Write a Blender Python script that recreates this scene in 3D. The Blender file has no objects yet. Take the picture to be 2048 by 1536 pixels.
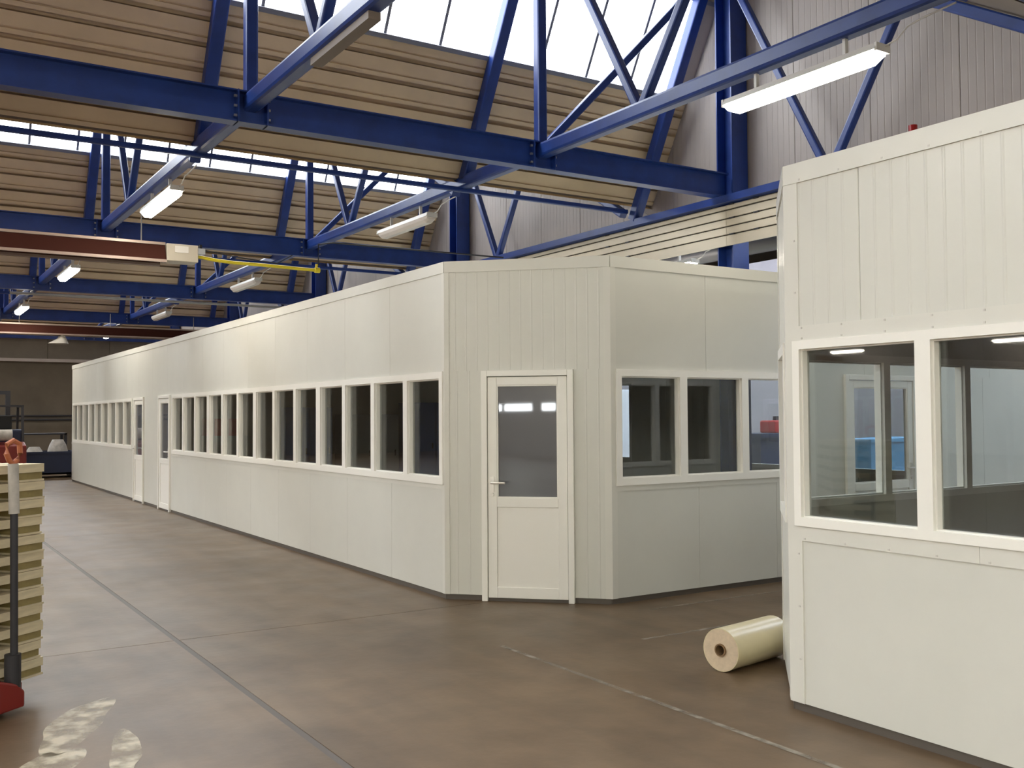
import bpy, math, random
from mathutils import Vector, Matrix
random.seed(4)
sc = bpy.context.scene
COL = sc.collection
R = math.radians

# ------------------------------------------------------------------ camera
YAW, PITCH, ROLL, FPX, CAMH = 32.5, 1.83, 0.38, 1990.0, 1.7
def make_camera():
    y, p, a = R(YAW), R(PITCH), R(ROLL)
    F = Vector((math.sin(y)*math.cos(p), math.cos(y)*math.cos(p), math.sin(p)))
    R0 = Vector((math.cos(y), -math.sin(y), 0))
    U0 = R0.cross(F)
    Rr = R0*math.cos(a) - U0*math.sin(a)
    U = U0*math.cos(a) + R0*math.sin(a)
    cd = bpy.data.cameras.new('camera')
    cd.sensor_fit = 'HORIZONTAL'; cd.sensor_width = 36.0
    cd.lens = FPX/2048*36.0
    cd.clip_start = 0.05; cd.clip_end = 200
    co = bpy.data.objects.new('camera', cd); COL.objects.link(co)
    m = Matrix.Identity(4)
    for i in range(3):
        m[i][0] = Rr[i]; m[i][1] = U[i]; m[i][2] = -F[i]
    m[0][3], m[1][3], m[2][3] = 0, 0, CAMH
    co.matrix_world = m
    sc.camera = co
make_camera()

# ------------------------------------------------------------------ world, exposure
LAMP_STRENGTH = 27.0
SKYLIGHT_STRENGTH = 4.5
NEXT_SKY_STRENGTH = 9.0
W = bpy.data.worlds.new('overcast_sky'); sc.world = W; W.use_nodes = True
W.node_tree.nodes['Background'].inputs[0].default_value = (0.86, 0.93, 1.0, 1)
W.node_tree.nodes['Background'].inputs[1].default_value = 3.0
vs = sc.view_settings
vs.view_transform = 'Standard'; vs.look = 'None'; vs.gamma = 1.0; vs.use_curve_mapping = False
vs.exposure = 1.06

# ------------------------------------------------------------------ materials
def mat(name, col, rough=0.5, metal=0.0, noise=0.0, nscale=8.0, bump=0.0, bscale=60.0, spec=0.5, col2=None, stretch=None, emit=None, estr=0.0):
    m = bpy.data.materials.new(name); m.use_nodes = True
    nt = m.node_tree; b = nt.nodes['Principled BSDF']
    b.inputs['Roughness'].default_value = rough
    b.inputs['Metallic'].default_value = metal
    b.inputs['Specular IOR Level'].default_value = spec
    c = (*col, 1)
    b.inputs['Base Color'].default_value = c
    tc = nt.nodes.new('ShaderNodeTexCoord')
    src = tc.outputs['Object']
    if stretch:
        mp = nt.nodes.new('ShaderNodeMapping'); mp.inputs['Scale'].default_value = stretch
        nt.links.new(src, mp.inputs['Vector']); src = mp.outputs['Vector']
    if noise > 0 or col2:
        n = nt.nodes.new('ShaderNodeTexNoise'); n.inputs['Scale'].default_value = nscale
        n.inputs['Detail'].default_value = 6; n.inputs['Roughness'].default_value = 0.6
        nt.links.new(src, n.inputs['Vector'])
        r = nt.nodes.new('ShaderNodeValToRGB')
        c2 = col2 if col2 else tuple(v*(1-noise) for v in col)
        c1 = col if col2 else tuple(min(1, v*(1+noise*0.5)) for v in col)
        r.color_ramp.elements[0].position = 0.3; r.color_ramp.elements[1].position = 0.7
        r.color_ramp.elements[0].color = (*c2, 1); r.color_ramp.elements[1].color = (*c1, 1)
        nt.links.new(n.outputs['Fac'], r.inputs['Fac']); nt.links.new(r.outputs['Color'], b.inputs['Base Color'])
    if bump > 0:
        n2 = nt.nodes.new('ShaderNodeTexNoise'); n2.inputs['Scale'].default_value = bscale; n2.inputs['Detail'].default_value = 4
        nt.links.new(src, n2.inputs['Vector'])
        bp = nt.nodes.new('ShaderNodeBump'); bp.inputs['Strength'].default_value = bump; bp.inputs['Distance'].default_value = 0.01
        nt.links.new(n2.outputs['Fac'], bp.inputs['Height']); nt.links.new(bp.outputs['Normal'], b.inputs['Normal'])
    if emit:
        b.inputs['Emission Color'].default_value = (*emit, 1); b.inputs['Emission Strength'].default_value = estr
    return m

def glass_mat(name, tint=(0.86, 0.9, 0.9), f0=0.07):
    """thin pane: clear with a mirror share rising towards grazing view (same from both sides)"""
    m = bpy.data.materials.new(name); m.use_nodes = True
    nt = m.node_tree; nt.nodes.remove(nt.nodes['Principled BSDF'])
    out = nt.nodes['Material Output']
    t = nt.nodes.new('ShaderNodeBsdfTransparent'); t.inputs[0].default_value = (*[c**0.5 for c in tint], 1)
    g = nt.nodes.new('ShaderNodeBsdfGlossy'); g.inputs['Roughness'].default_value = 0.02
    lw = nt.nodes.new('ShaderNodeLayerWeight'); lw.inputs['Blend'].default_value = 0.5
    pw = nt.nodes.new('ShaderNodeMath'); pw.operation = 'POWER'; pw.inputs[1].default_value = 5.0
    ma = nt.nodes.new('ShaderNodeMath'); ma.operation = 'MULTIPLY_ADD'; ma.inputs[1].default_value = 1-f0; ma.inputs[2].default_value = f0
    mx = nt.nodes.new('ShaderNodeMixShader')
    nt.links.new(lw.outputs['Facing'], pw.inputs[0]); nt.links.new(pw.outputs[0], ma.inputs[0]); nt.links.new(ma.outputs[0], mx.inputs[0])
    nt.links.new(t.outputs[0], mx.inputs[1]); nt.links.new(g.outputs[0], mx.inputs[2])
    nt.links.new(mx.outputs[0], out.inputs['Surface'])
    return m

def worn_mat(name, col):
    """paint scuffed through to the concrete"""
    m = bpy.data.materials.new(name); m.use_nodes = True
    nt = m.node_tree; b = nt.nodes['Principled BSDF']; out = nt.nodes['Material Output']
    b.inputs['Base Color'].default_value = (*col, 1); b.inputs['Roughness'].default_value = 0.5
    tc = nt.nodes.new('ShaderNodeTexCoord'); n = nt.nodes.new('ShaderNodeTexNoise')
    n.inputs['Scale'].default_value = 7; n.inputs['Detail'].default_value = 6
    nt.links.new(tc.outputs['Object'], n.inputs['Vector'])
    mr = nt.nodes.new('ShaderNodeMapRange'); mr.inputs['From Min'].default_value = 0.36; mr.inputs['From Max'].default_value = 0.62
    mr.inputs['To Min'].default_value = 0.1; mr.inputs['To Max'].default_value = 0.95
    nt.links.new(n.outputs['Fac'], mr.inputs['Value'])
    t = nt.nodes.new('ShaderNodeBsdfTransparent'); mx = nt.nodes.new('ShaderNodeMixShader')
    nt.links.new(mr.outputs[0], mx.inputs[0]); nt.links.new(t.outputs[0], mx.inputs[1]); nt.links.new(b.outputs[0], mx.inputs[2])
    nt.links.new(mx.outputs[0], out.inputs['Surface'])
    return m

def floor_mat():
    m = bpy.data.materials.new('polished_concrete'); m.use_nodes = True
    nt = m.node_tree; b = nt.nodes['Principled BSDF']
    tc = nt.nodes.new('ShaderNodeTexCoord')
    def noise(scale, detail=6, dist=0.0, st=None):
        n = nt.nodes.new('ShaderNodeTexNoise'); n.inputs['Scale'].default_value = scale
        n.inputs['Detail'].default_value = detail; n.inputs['Distortion'].default_value = dist
        src = tc.outputs['Object']
        if st:
            mp = nt.nodes.new('ShaderNodeMapping'); mp.inputs['Scale'].default_value = st
            nt.links.new(src, mp.inputs['Vector']); src = mp.outputs['Vector']
        nt.links.new(src, n.inputs['Vector']); return n.outputs['Fac']
    def ramp(f, p0, c0, p1, c1):
        r = nt.nodes.new('ShaderNodeValToRGB')
        r.color_ramp.elements[0].position = p0; r.color_ramp.elements[1].position = p1
        r.color_ramp.elements[0].color = (*c0, 1); r.color_ramp.elements[1].color = (*c1, 1)
        nt.links.new(f, r.inputs['Fac']); return r.outputs['Color']
    def mix(a, c, fac, mode='MULTIPLY'):
        x = nt.nodes.new('ShaderNodeMix'); x.data_type = 'RGBA'; x.blend_type = mode
        x.inputs['Factor'].default_value = fac
        nt.links.new(a, x.inputs['A']); nt.links.new(c, x.inputs['B']); return x.outputs['Result']
    base = ramp(noise(0.55, 5, 0.6), 0.3, (0.118, 0.081, 0.047), 0.72, (0.180, 0.124, 0.074))
    blot = ramp(noise(2.6, 8, 0.3), 0.36, (0.80, 0.78, 0.75), 0.6, (1.05, 1.04, 1.03))
    strk = ramp(noise(1.1, 6, 0.2, (3.2, 0.35, 1)), 0.40, (0.84, 0.83, 0.82), 0.62, (1.06, 1.05, 1.04))
    c = mix(mix(base, blot, 0.8), strk, 0.8)
    nt.links.new(c, b.inputs['Base Color'])
    rr = nt.nodes.new('ShaderNodeMapRange')
    rr.inputs['To Min'].default_value = 0.28; rr.inputs['To Max'].default_value = 0.48
    b.inputs['Specular IOR Level'].default_value = 0.2
    nt.links.new(noise(1.6, 5), rr.inputs['Value']); nt.links.new(rr.outputs[0], b.inputs['Roughness'])
    bp = nt.nodes.new('ShaderNodeBump'); bp.inputs['Strength'].default_value = 0.12; bp.inputs['Distance'].default_value = 0.01
    nt.links.new(noise(14, 4), bp.inputs['Height']); nt.links.new(bp.outputs['Normal'], b.inputs['Normal'])
    return m

M = {}
M['floor'] = floor_mat()
M['joint'] = mat('joint_filler', (0.095, 0.078, 0.063), 0.6)
M['worn_paint'] = worn_mat('worn_cream_paint', (0.50, 0.44, 0.32))
M['panel'] = mat('white_sandwich_panel', (0.665, 0.665, 0.605), 0.32, noise=0.04, nscale=1.5)
M['flash'] = mat('white_flashing', (0.695, 0.69, 0.628), 0.35, noise=0.03, nscale=2)
M['pvc'] = mat('white_window_plastic', (0.88, 0.87, 0.81), 0.28)
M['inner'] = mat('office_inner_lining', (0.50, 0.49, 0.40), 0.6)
M['track'] = mat('dark_base_channel', (0.10, 0.085, 0.07), 0.6)
M['blue'] = mat('blue_steel_paint', (0.013, 0.044, 0.225), 0.38, noise=0.25, nscale=3)
M['bolt'] = mat('zinc_bolt', (0.4, 0.4, 0.4), 0.4, 0.8)
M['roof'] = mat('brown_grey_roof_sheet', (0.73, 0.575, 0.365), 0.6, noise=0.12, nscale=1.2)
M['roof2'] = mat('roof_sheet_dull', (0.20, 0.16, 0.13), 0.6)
M['clad'] = mat('grey_wall_cladding', (0.45, 0.395, 0.355), 0.55, noise=0.16, nscale=1.0, stretch=(1, 1, 0.4))
M['farwall'] = mat('far_wall_paint', (0.165, 0.14, 0.105), 0.7, noise=0.25, nscale=0.7)
M['fascia'] = mat('beige_fascia', (0.62, 0.55, 0.43), 0.5, noise=0.12, nscale=3, stretch=(1, 0.3, 1))
M['seam'] = mat('dark_backing', (0.03, 0.025, 0.02), 0.8)
M['glass'] = glass_mat('window_glass')
M['tint'] = mat('grey_film_door_glass', (0.115, 0.120, 0.132), 0.025, spec=0.8)
M['sky'] = mat('translucent_skylight', (0.8, 0.85, 0.9), 0.3, emit=(0.90, 0.95, 1.0), estr=SKYLIGHT_STRENGTH)
M['sky2'] = mat('cool_skylight', (0.8, 0.85, 0.9), 0.3, emit=(0.80, 0.88, 1.0), estr=NEXT_SKY_STRENGTH)
M['bar'] = mat('glazing_bar_grey', (0.22, 0.23, 0.27), 0.5)
M['lamp'] = mat('lit_diffuser', (0.9, 0.9, 0.85), 0.3, emit=(1.0, 0.92, 0.79), estr=LAMP_STRENGTH)
M['lamp_near'] = mat('lit_diffuser_dimmer', (0.9, 0.9, 0.85), 0.3, emit=(1.0, 0.92, 0.79), estr=LAMP_STRENGTH*0.6)
M['lamp_fill'] = mat('added_fill_diffuser', (0.9, 0.9, 0.85), 0.3, emit=(0.95, 1.0, 0.88), estr=LAMP_STRENGTH*4.0)  # overbright fill for the added lamps behind the camera, lights the corner walls
M['lamp_off'] = mat('unlit_diffuser', (0.62, 0.56, 0.52), 0.3)
M['housing'] = mat('lamp_housing', (0.6, 0.58, 0.54), 0.4)
M['reflector'] = mat('heater_reflector', (0.045, 0.014, 0.010), 0.8, 0.0, spec=0.1)
M['lip'] = mat('heater_lip', (0.34, 0.26, 0.22), 0.4, 0.3)
M['box'] = mat('burner_box', (0.42, 0.38, 0.31), 0.45)
M['yellow'] = mat('yellow_hose', (0.62, 0.50, 0.02), 0.45)
M['pipe'] = mat('grey_pipe', (0.30, 0.29, 0.28), 0.4, 0.5)
M['film'] = mat('cream_film_roll', (0.66, 0.58, 0.36), 0.30, noise=0.06, nscale=6)
M['film_end'] = mat('film_roll_end', (0.62, 0.50, 0.35), 0.5, noise=0.12, nscale=30)
M['card'] = mat('cardboard_core', (0.20, 0.12, 0.055), 0.8)
M['wood'] = mat('pale_pallet_wood', (0.68, 0.60, 0.42), 0.7, noise=0.2, nscale=5, stretch=(1, 6, 6))
M['wood2'] = mat('olive_block_wood', (0.30, 0.24, 0.10), 0.8, noise=0.25, nscale=9)
M['red'] = mat('red_paint', (0.20, 0.012, 0.008), 0.45)
M['orange'] = mat('orange_grip', (0.45, 0.14, 0.06), 0.5)
M['dark'] = mat('dark_steel', (0.035, 0.035, 0.042), 0.5, 0.3)
M['rubber'] = mat('black_rubber', (0.015, 0.015, 0.015), 0.8)
M['navy'] = mat('navy_plastic', (0.010, 0.016, 0.05), 0.5)
M['sack'] = mat('pale_sack', (0.5, 0.48, 0.45), 0.7, noise=0.3, nscale=8)
M['chrome'] = mat('satin_handle', (0.75, 0.73, 0.68), 0.3, 0.6)
M['white'] = mat('white_cabinet', (0.75, 0.77, 0.8), 0.4)
M['ltblue'] = mat('light_blue_bin', (0.20, 0.46, 0.75), 0.4)
M['lens'] = mat('red_lens', (0.4, 0.01, 0.01), 0.3)

# ------------------------------------------------------------------ mesh builder
class MB:
    def __init__(s): s.v = []; s.f = []
    def poly(s, pts, faces):
        n = len(s.v); s.v += [tuple(p) for p in pts]; s.f += [tuple(i+n for i in f) for f in faces]; return s
    def box(s, x0, x1, y0, y1, z0, z1):
        return s.poly([(x0,y0,z0),(x1,y0,z0),(x1,y1,z0),(x0,y1,z0),(x0,y0,z1),(x1,y0,z1),(x1,y1,z1),(x0,y1,z1)],
            [(0,3,2,1),(4,5,6,7),(0,1,5,4),(1,2,6,5),(2,3,7,6),(3,0,4,7)])
    def loft(s, rings, closed=True, caps=True):
        n = len(s.v); k = len(rings[0])
        for r in rings: s.v += [tuple(p) for p in r]
        for i in range(len(rings)-1):
            for j in range(k if closed else k-1):
                a = n+i*k+j; b = n+i*k+(j+1) % k
                s.f.append((a, b, b+k, a+k))
        if caps and closed:
            s.f.append(tuple(n+j for j in reversed(range(k))))
            s.f.append(tuple(n+(len(rings)-1)*k+j for j in range(k)))
        return s
    def extr(s, prof, o, u, w, d):          # closed 2-D profile in the (u,w) plane at o, pushed along d
        o, u, w, d = Vector(o), Vector(u), Vector(w), Vector(d)
        a = [o+u*p[0]+w*p[1] for p in prof]
        return s.loft([a, [p+d for p in a]])
    def bar(s, p, q, w, h, up=(0, 0, 1), r=0.0):   # square tube with rounded edges between two points
        p, q = Vector(p), Vector(q); d = (q-p).normalized(); up = Vector(up)
        if abs(d.dot(up)) > 0.98: up = Vector((0, 1, 0))
        a = d.cross(up).normalized(); b = a.cross(d).normalized()
        x, y = w/2, h/2
        if r > 0:
            pr = []
            for cx, cy, t0 in ((x-r, y-r, 0), (-x+r, y-r, 90), (-x+r, -y+r, 180), (x-r, -y+r, 270)):
                for t in (0, 45, 90): pr.append((cx+r*math.cos(R(t0+t)), cy+r*math.sin(R(t0+t))))
        else: pr = [(x, y), (-x, y), (-x, -y), (x, -y)]
        ra = [p+a*i+b*j for i, j in pr]; rb = [q+a*i+b*j for i, j in pr]
        return s.loft([ra, rb])
    def ibeam(s, p, q, w, h, tf=0.016, tw=0.01, up=(0, 0, 1)):
        p, q = Vector(p), Vector(q); d = (q-p).normalized(); up = Vector(up)
        a = d.cross(up).normalized(); b = a.cross(d).normalized()
        x, y, t = w/2, h/2, tw/2
        pr = [(x,y),(-x,y),(-x,y-tf),(-t,y-tf),(-t,-y+tf),(-x,-y+tf),(-x,-y),(x,-y),(x,-y+tf),(t,-y+tf),(t,y-tf),(x,y-tf)]
        ra = [p+a*i+b*j for i, j in pr]; rb = [q+a*i+b*j for i, j in pr]
        n = len(s.v); s.v += [tuple(v) for v in ra+rb]; k = 12
        for j in range(k):
            s.f.append((n+j, n+(j+1) % k, n+k+(j+1) % k, n+k+j))
        for off, rev in ((0, True), (k, False)):
            for quad in ((0,1,2,11),(2,3,10,11),(3,4,9,10),(4,5,8,9),(5,6,7,8)):
                qd = [n+off+i for i in quad]; s.f.append(tuple(reversed(qd)) if rev else tuple(qd))
        return s
    def tube(s, pts, r, seg=8):
        pts = [Vector(p) for p in pts]; rings = []
        for i, p in enumerate(pts):
            d = (pts[min(i+1, len(pts)-1)]-pts[max(i-1, 0)]).normalized()
            up = Vector((0, 0, 1)) if abs(d.z) < 0.95 else Vector((1, 0, 0))
            a = d.cross(up).normalized(); b = a.cross(d)
            rr = r[i] if isinstance(r, (list, tuple)) else r
            rings.append([p+a*rr*math.cos(2*math.pi*k/seg)+b*rr*math.sin(2*math.pi*k/seg) for k in range(seg)])
        return s.loft(rings)
    def build(s, name, m, parent=None, smooth=False, bevel=0.0):
        me = bpy.data.meshes.new(name); me.from_pydata(s.v, [], s.f); me.update()
        import bmesh
        bm = bmesh.new(); bm.from_mesh(me); bmesh.ops.recalc_face_normals(bm, faces=bm.faces); bm.to_mesh(me); bm.free()
        if m: me.materials.append(M[m])
        if smooth:
            for p in me.polygons: p.use_smooth = True
            try: me.set_sharp_from_angle(angle=R(38))
            except Exception: pass
        o = bpy.data.objects.new(name, me); COL.objects.link(o)
        if parent is not None: o.parent = parent
        if bevel > 0:
            bv = o.modifiers.new('edge', 'BEVEL'); bv.width = bevel; bv.segments = 2; bv.limit_method = 'ANGLE'
        return o

class Thing:
    """an Empty at a thing's base; world-space shapes are shifted into it"""
    def __init__(s, name, loc, label=None, cat=None, group=None, kind=None, rotz=0.0):
        s.o = bpy.data.objects.new(name, None); COL.objects.link(s.o); s.o.location = loc; s.o.rotation_euler.z = rotz
        s.loc = Vector(loc)
        s.o.empty_display_size = 0.2
        tag(s.o, label, cat, group, kind)
    def part(s, name, mb, m, parent=None, **k):
        mb.v = [(x-s.loc.x, y-s.loc.y, z-s.loc.z) for x, y, z in mb.v]
        return mb.build(name, m, parent or s.o, **k)
def tag(o, label=None, cat=None, group=None, kind=None):
    if label: o['label'] = label
    if cat: o['category'] = cat
    if group: o['group'] = group
    if kind: o['kind'] = kind
    return o
def clone(root, loc, label=None, group=None, rotz=None):
    r = root.copy(); COL.objects.link(r); r.location = loc
    if rotz is not None: r.rotation_euler.z = rotz
    if label: r['label'] = label
    if group: r['group'] = group
    for ch in root.children:
        c = ch.copy(); COL.objects.link(c); c.parent = r
        for g in ch.children:
            d = g.copy(); COL.objects.link(d); d.parent = c
    return r

# ------------------------------------------------------------------ key dimensions
XA = 4.47                        # plane of the long office wall
A, B = (XA, 8.19), (5.58, 7.10)  # chamfer of the long office
C, D = (XA, 4.03), (5.20, 4.75)  # chamfer of the near office
H, ZH, ZS = 3.15, 2.12, 1.06     # wall top, window head, window sill
YEND = 29.4
XW = 10.24                       # right wall of the hall
T1, T2 = 3.2, 6.81               # truss lines
PB, Y1 = 7.75, 10.0              # bay length, first girder
XL, XN, YB, YF = -29.0, 26.0, -11.2, 43.0
ZV, SL = 4.86, 1.78              # valley height, steep slope
def valley(i): return Y1+2.0+PB*i
ZR = ZV+SL*2.0

# ------------------------------------------------------------------ floor
fl = MB().box(XL-0.2, XN, YB-0.2, YF+0.2, -0.25, -0.05).build('floor', 'joint'); tag(fl, kind='structure')
xs = [XL-0.2, -20.7, -13.15, -5.6, 1.945, 9.5, 17.0, XN]
ys = [YB-0.2, 0.1, 7.85, 15.6, 23.35, 31.1, YF+0.2]
for i in range(len(xs)-1):
    for j in range(len(ys)-1):
        MB().box(xs[i]+(0.022 if i else 0), xs[i+1]-0.022, ys[j]+0.004, ys[j+1]-0.004, -0.05, 0.0).build('floor_slab', 'floor', fl)
for i in range(1, len(xs)-1):
    MB().box(xs[i]-0.022, xs[i]+0.022, YB, YF, -0.05, -0.003).build('joint_strip', 'joint', fl)
# pale worn lines on the floor
def line_patch(x0, x1, y0, y1): return MB().poly([(x0, y0, 0.002), (x1, y0, 0.002), (x1, y1, 0.002), (x0, y1, 0.002)], [(0, 1, 2, 3)])
M['line'] = worn_mat('faded_floor_line', (0.27, 0.235, 0.185))
tag(line_patch(3.885, 3.925, 1.0, 6.3).build('floor_marking', 'line'), 'faint pale line on floor running along foot of near office', 'floor marking')
tag(line_patch(4.9, 9.5, 5.86, 5.90).build('floor_marking', 'line'), 'faint pale line on floor across passage beside film roll', 'floor marking')
tag(line_patch(5.7, 9.5, 6.72, 6.75).build('floor_marking', 'line'), 'faint pale line on floor close under corner office windows', 'floor marking')
def blob(cx, cy, rx, ry, rot, seed, n=64):
    rnd = random.Random(seed); pts = []; ph = [rnd.uniform(0, 6.28) for _ in range(5)]
    for k in range(n):
        t = 2*math.pi*k/n; q = 0.95+sum((0.16/(m+1))*math.sin((m+2)*t+ph[m]) for m in range(5))
        x, y = rx*q*math.cos(t), ry*q*math.sin(t)
        pts.append((cx+x*math.cos(rot)-y*math.sin(rot), cy+x*math.sin(rot)+y*math.cos(rot)))
    return MB().poly([(x, y, 0.002) for x, y in pts], [tuple(range(n))])

# ------------------------------------------------------------------ sawtooth roof
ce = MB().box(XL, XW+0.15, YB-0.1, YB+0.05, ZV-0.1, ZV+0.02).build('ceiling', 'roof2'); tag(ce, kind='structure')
nrm = Vector((0, SL, 1)).normalized()            # outward of the steep face (towards +y, up)
dirs = Vector((0, -1, SL)).normalized()          # up the steep face
FL = (Vector((0, 2.0, 2.0*SL))).length           # face length
s_gl0, s_gl1 = (6.45-ZV)/dirs.z, (7.62-ZV)/dirs.z
for b in range(-2, 5):
    yv = valley(b)
    base = Vector((0, yv, ZV))
    def strip(s0, prof, m, name, x0=XL, x1=XW+0.15):
        mb = MB(); mb.extr(prof, base+dirs*s0+Vector((x0, 0, 0)), dirs, nrm, (x1-x0, 0, 0)); return mb.build(name, m, ce)
    pitch = 0.288; s = 0.09
    while s < s_gl0-0.12:
        L = min(pitch, s_gl0-0.06-s)
        if L > 0.2:
            prof = [(0, 0.0), (0.0, 0.10), (0.05, 0.10), (0.056, 0.0), (0.108, 0.0), (0.110, 0.028), (0.126, 0.028), (0.130, -0.004), (L, -0.004), (L, 0.12), (0, 0.12)]
        else:
            prof = [(0, 0.0), (L, 0.0), (L, 0.07), (0, 0.07)]
        strip(s, prof, 'roof', 'roof_panel'); s += pitch
    strip(s_gl0-0.06, [(0, -0.045), (0.06, -0.045), (0.06, 0.06), (0, 0.06)], 'bar', 'skylight_sill')
    strip(s_gl1, [(0, -0.03), (0.06, -0.03), (0.06, 0.06), (0, 0.06)], 'bar', 'skylight_head')
    strip(s_gl1+0.06, [(0, 0), (FL-s_gl1-0.06, 0), (FL-s_gl1-0.06, 0.07), (0, 0.07)], 'roof', 'roof_panel')
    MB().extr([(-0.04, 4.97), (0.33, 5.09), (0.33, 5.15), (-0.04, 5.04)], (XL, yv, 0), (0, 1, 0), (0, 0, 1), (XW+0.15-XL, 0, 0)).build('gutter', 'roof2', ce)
    # skylight panes and bars
    k = 0; x = 9.9
    pw = 0.775
    if b < 3:
        while x > -9.0:
            x0 = x-pw; mb = MB()
            mb.extr([(s_gl0, 0.02), (s_gl1, 0.02), (s_gl1, 0.032), (s_gl0, 0.032)], base+Vector((x0+0.012, 0, 0)), dirs, nrm, (x-x0-0.024, 0, 0))
            mb.build('skylight_pane', 'sky', ce)
            MB().extr([(s_gl0, 0.008), (s_gl1, 0.008), (s_gl1, 0.04), (s_gl0, 0.04)], base+Vector((x-0.02, 0, 0)), dirs, nrm, (0.04, 0, 0)).build('glazing_bar', 'bar', ce)
            x = x0
        MB().extr([(s_gl0, 0.02), (s_gl1, 0.02), (s_gl1, 0.032), (s_gl0, 0.032)], base+Vector((XL, 0, 0)), dirs, nrm, (x-XL, 0, 0)).build('skylight_pane', 'sky', ce)
    else:
        MB().extr([(s_gl0, 0.02), (s_gl1, 0.02), (s_gl1, 0.032), (s_gl0, 0.032)], base+Vector((XL, 0, 0)), dirs, nrm, (XW-XL, 0, 0)).build('skylight_pane', 'sky', ce)
    strip_x = MB().extr([(s_gl0, -0.01), (s_gl1, -0.01), (s_gl1, 0.05), (s_gl0, 0.05)], base+Vector((9.9, 0, 0)), dirs, nrm, (XW+0.15-9.9, 0, 0)).build('skylight_end_panel', 'clad', ce)
    # shallow slope from the ridge down to the valley behind
    yr = yv-2.0; y0 = valley(b-1)
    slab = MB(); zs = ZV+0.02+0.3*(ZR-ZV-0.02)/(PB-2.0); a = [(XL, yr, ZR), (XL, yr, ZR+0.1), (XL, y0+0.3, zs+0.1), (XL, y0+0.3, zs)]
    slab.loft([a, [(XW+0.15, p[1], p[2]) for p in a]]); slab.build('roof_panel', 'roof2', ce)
yv = valley(4)
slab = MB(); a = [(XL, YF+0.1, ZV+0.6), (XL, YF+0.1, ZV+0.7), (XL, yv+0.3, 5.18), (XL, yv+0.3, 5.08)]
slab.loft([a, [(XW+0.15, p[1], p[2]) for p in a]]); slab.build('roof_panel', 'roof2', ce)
def roof_z(y):
    i = math.floor((y-valley(0))/PB)+1; yv = valley(i); yr = yv-2
    return ZV+SL*(yv-y) if y > yr else ZV+(ZR-ZV)*(y-(yv-PB))/(PB-2.0)

# ------------------------------------------------------------------ hall walls
# right wall: vertically ribbed cladding panels above the opening
wr = MB().box(XW+0.10, XW+0.16, YB, YF, 4.60, 4.84).build('wall_right', 'seam'); tag(wr, kind='structure')
pwid = 1.2; y = -0.57-pwid*4
cuts = []
while y < YF:
    segs = [y, y+pwid]
    for i in range(-2, 6):
        for q in (valley(i), valley(i)-2.0):
            if y+0.02 < q < y+pwid-0.02: segs.append(q)
    segs.sort()
    for a0, a1 in zip(segs[:-1], segs[1:]):
        pr = []; n = max(1, round((a1-a0)/0.1)); st = (a1-a0)/n
        g0 = 0.008 if a0 == y else 0.0
        for k in range(n):
            u = a0+k*st
            pr += [(u+(g0 if k == 0 else 0), -0.0), (u+0.010+(g0 if k == 0 else 0), -0.003), (u+st-0.010, -0.003)]
        pr += [(a1, 0.0), (a1, 0.06), (a0, 0.06)]
        z0, z1 = roof_z(a0+1e-4)-0.02, roof_z(a1-1e-4)-0.02
        def zt(u): return z0+(z1-z0)*(u-a0)/(a1-a0)
        MB().loft([[(XW+w, u, 4.78) for u, w in pr], [(XW+w, u, zt(u)) for u, w in pr]]).build('wall_panel', 'clad', wr)
    y += pwid
for i in range(-2, 5):
    MB().box(XW+0.005, XW+0.09, valley(i)-0.12, min(valley(i)+0.5, YF), 4.78, 5.2).build('valley_closure_panel', 'clad', wr)
MB().box(XW+0.02, XW+0.14, YB, 3.2, 0, 4.6).build('lower_wall_panel', 'clad', wr)
MB().box(XW+0.02, XW+0.14, 21.5, YF, 0, 4.78).build('lower_wall_panel', 'clad', wr)
# beige fascia over the opening: five planks with dark seams
fa = Thing('lintel_fascia', (XW-0.42, 12.5, 4.12), 'beige fascia of long horizontal boards under blue eave beam, dark seams', 'fascia')
fa.part('backing', MB().box(XW-0.385, XW-0.35, 3.2, 21.5, 4.04, 4.59), 'seam')
zz = 4.02; hs = [0.158, 0.115, 0.11, 0.12, 0.075]
for i, h in enumerate(hs):
    for (q0, q1) in ((3.2, 9.9), (9.905, 15.5), (15.505, 21.5)):
        fa.part('fascia_board', MB().extr([(0, 0), (0.03, 0), (0.03, h-0.016), (0.012, h-0.016), (0.0, h-0.026)], (XW-0.415, q0, zz), (1, 0, 0), (0, 0, 1), (0, q1-q0, 0)), 'fascia')
    zz += h
sb = MB()
for yy in (9.3, 9.75, 12.0, 12.5, 15.2, 15.7):
    for zz in (4.178, 4.403, 4.59): sb.box(XW-0.427, XW-0.40, yy, yy+0.09, zz-0.02, zz-0.002)
o = fa.part('fixing_clip', sb, 'dark'); o['kind'] = 'stuff'

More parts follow.
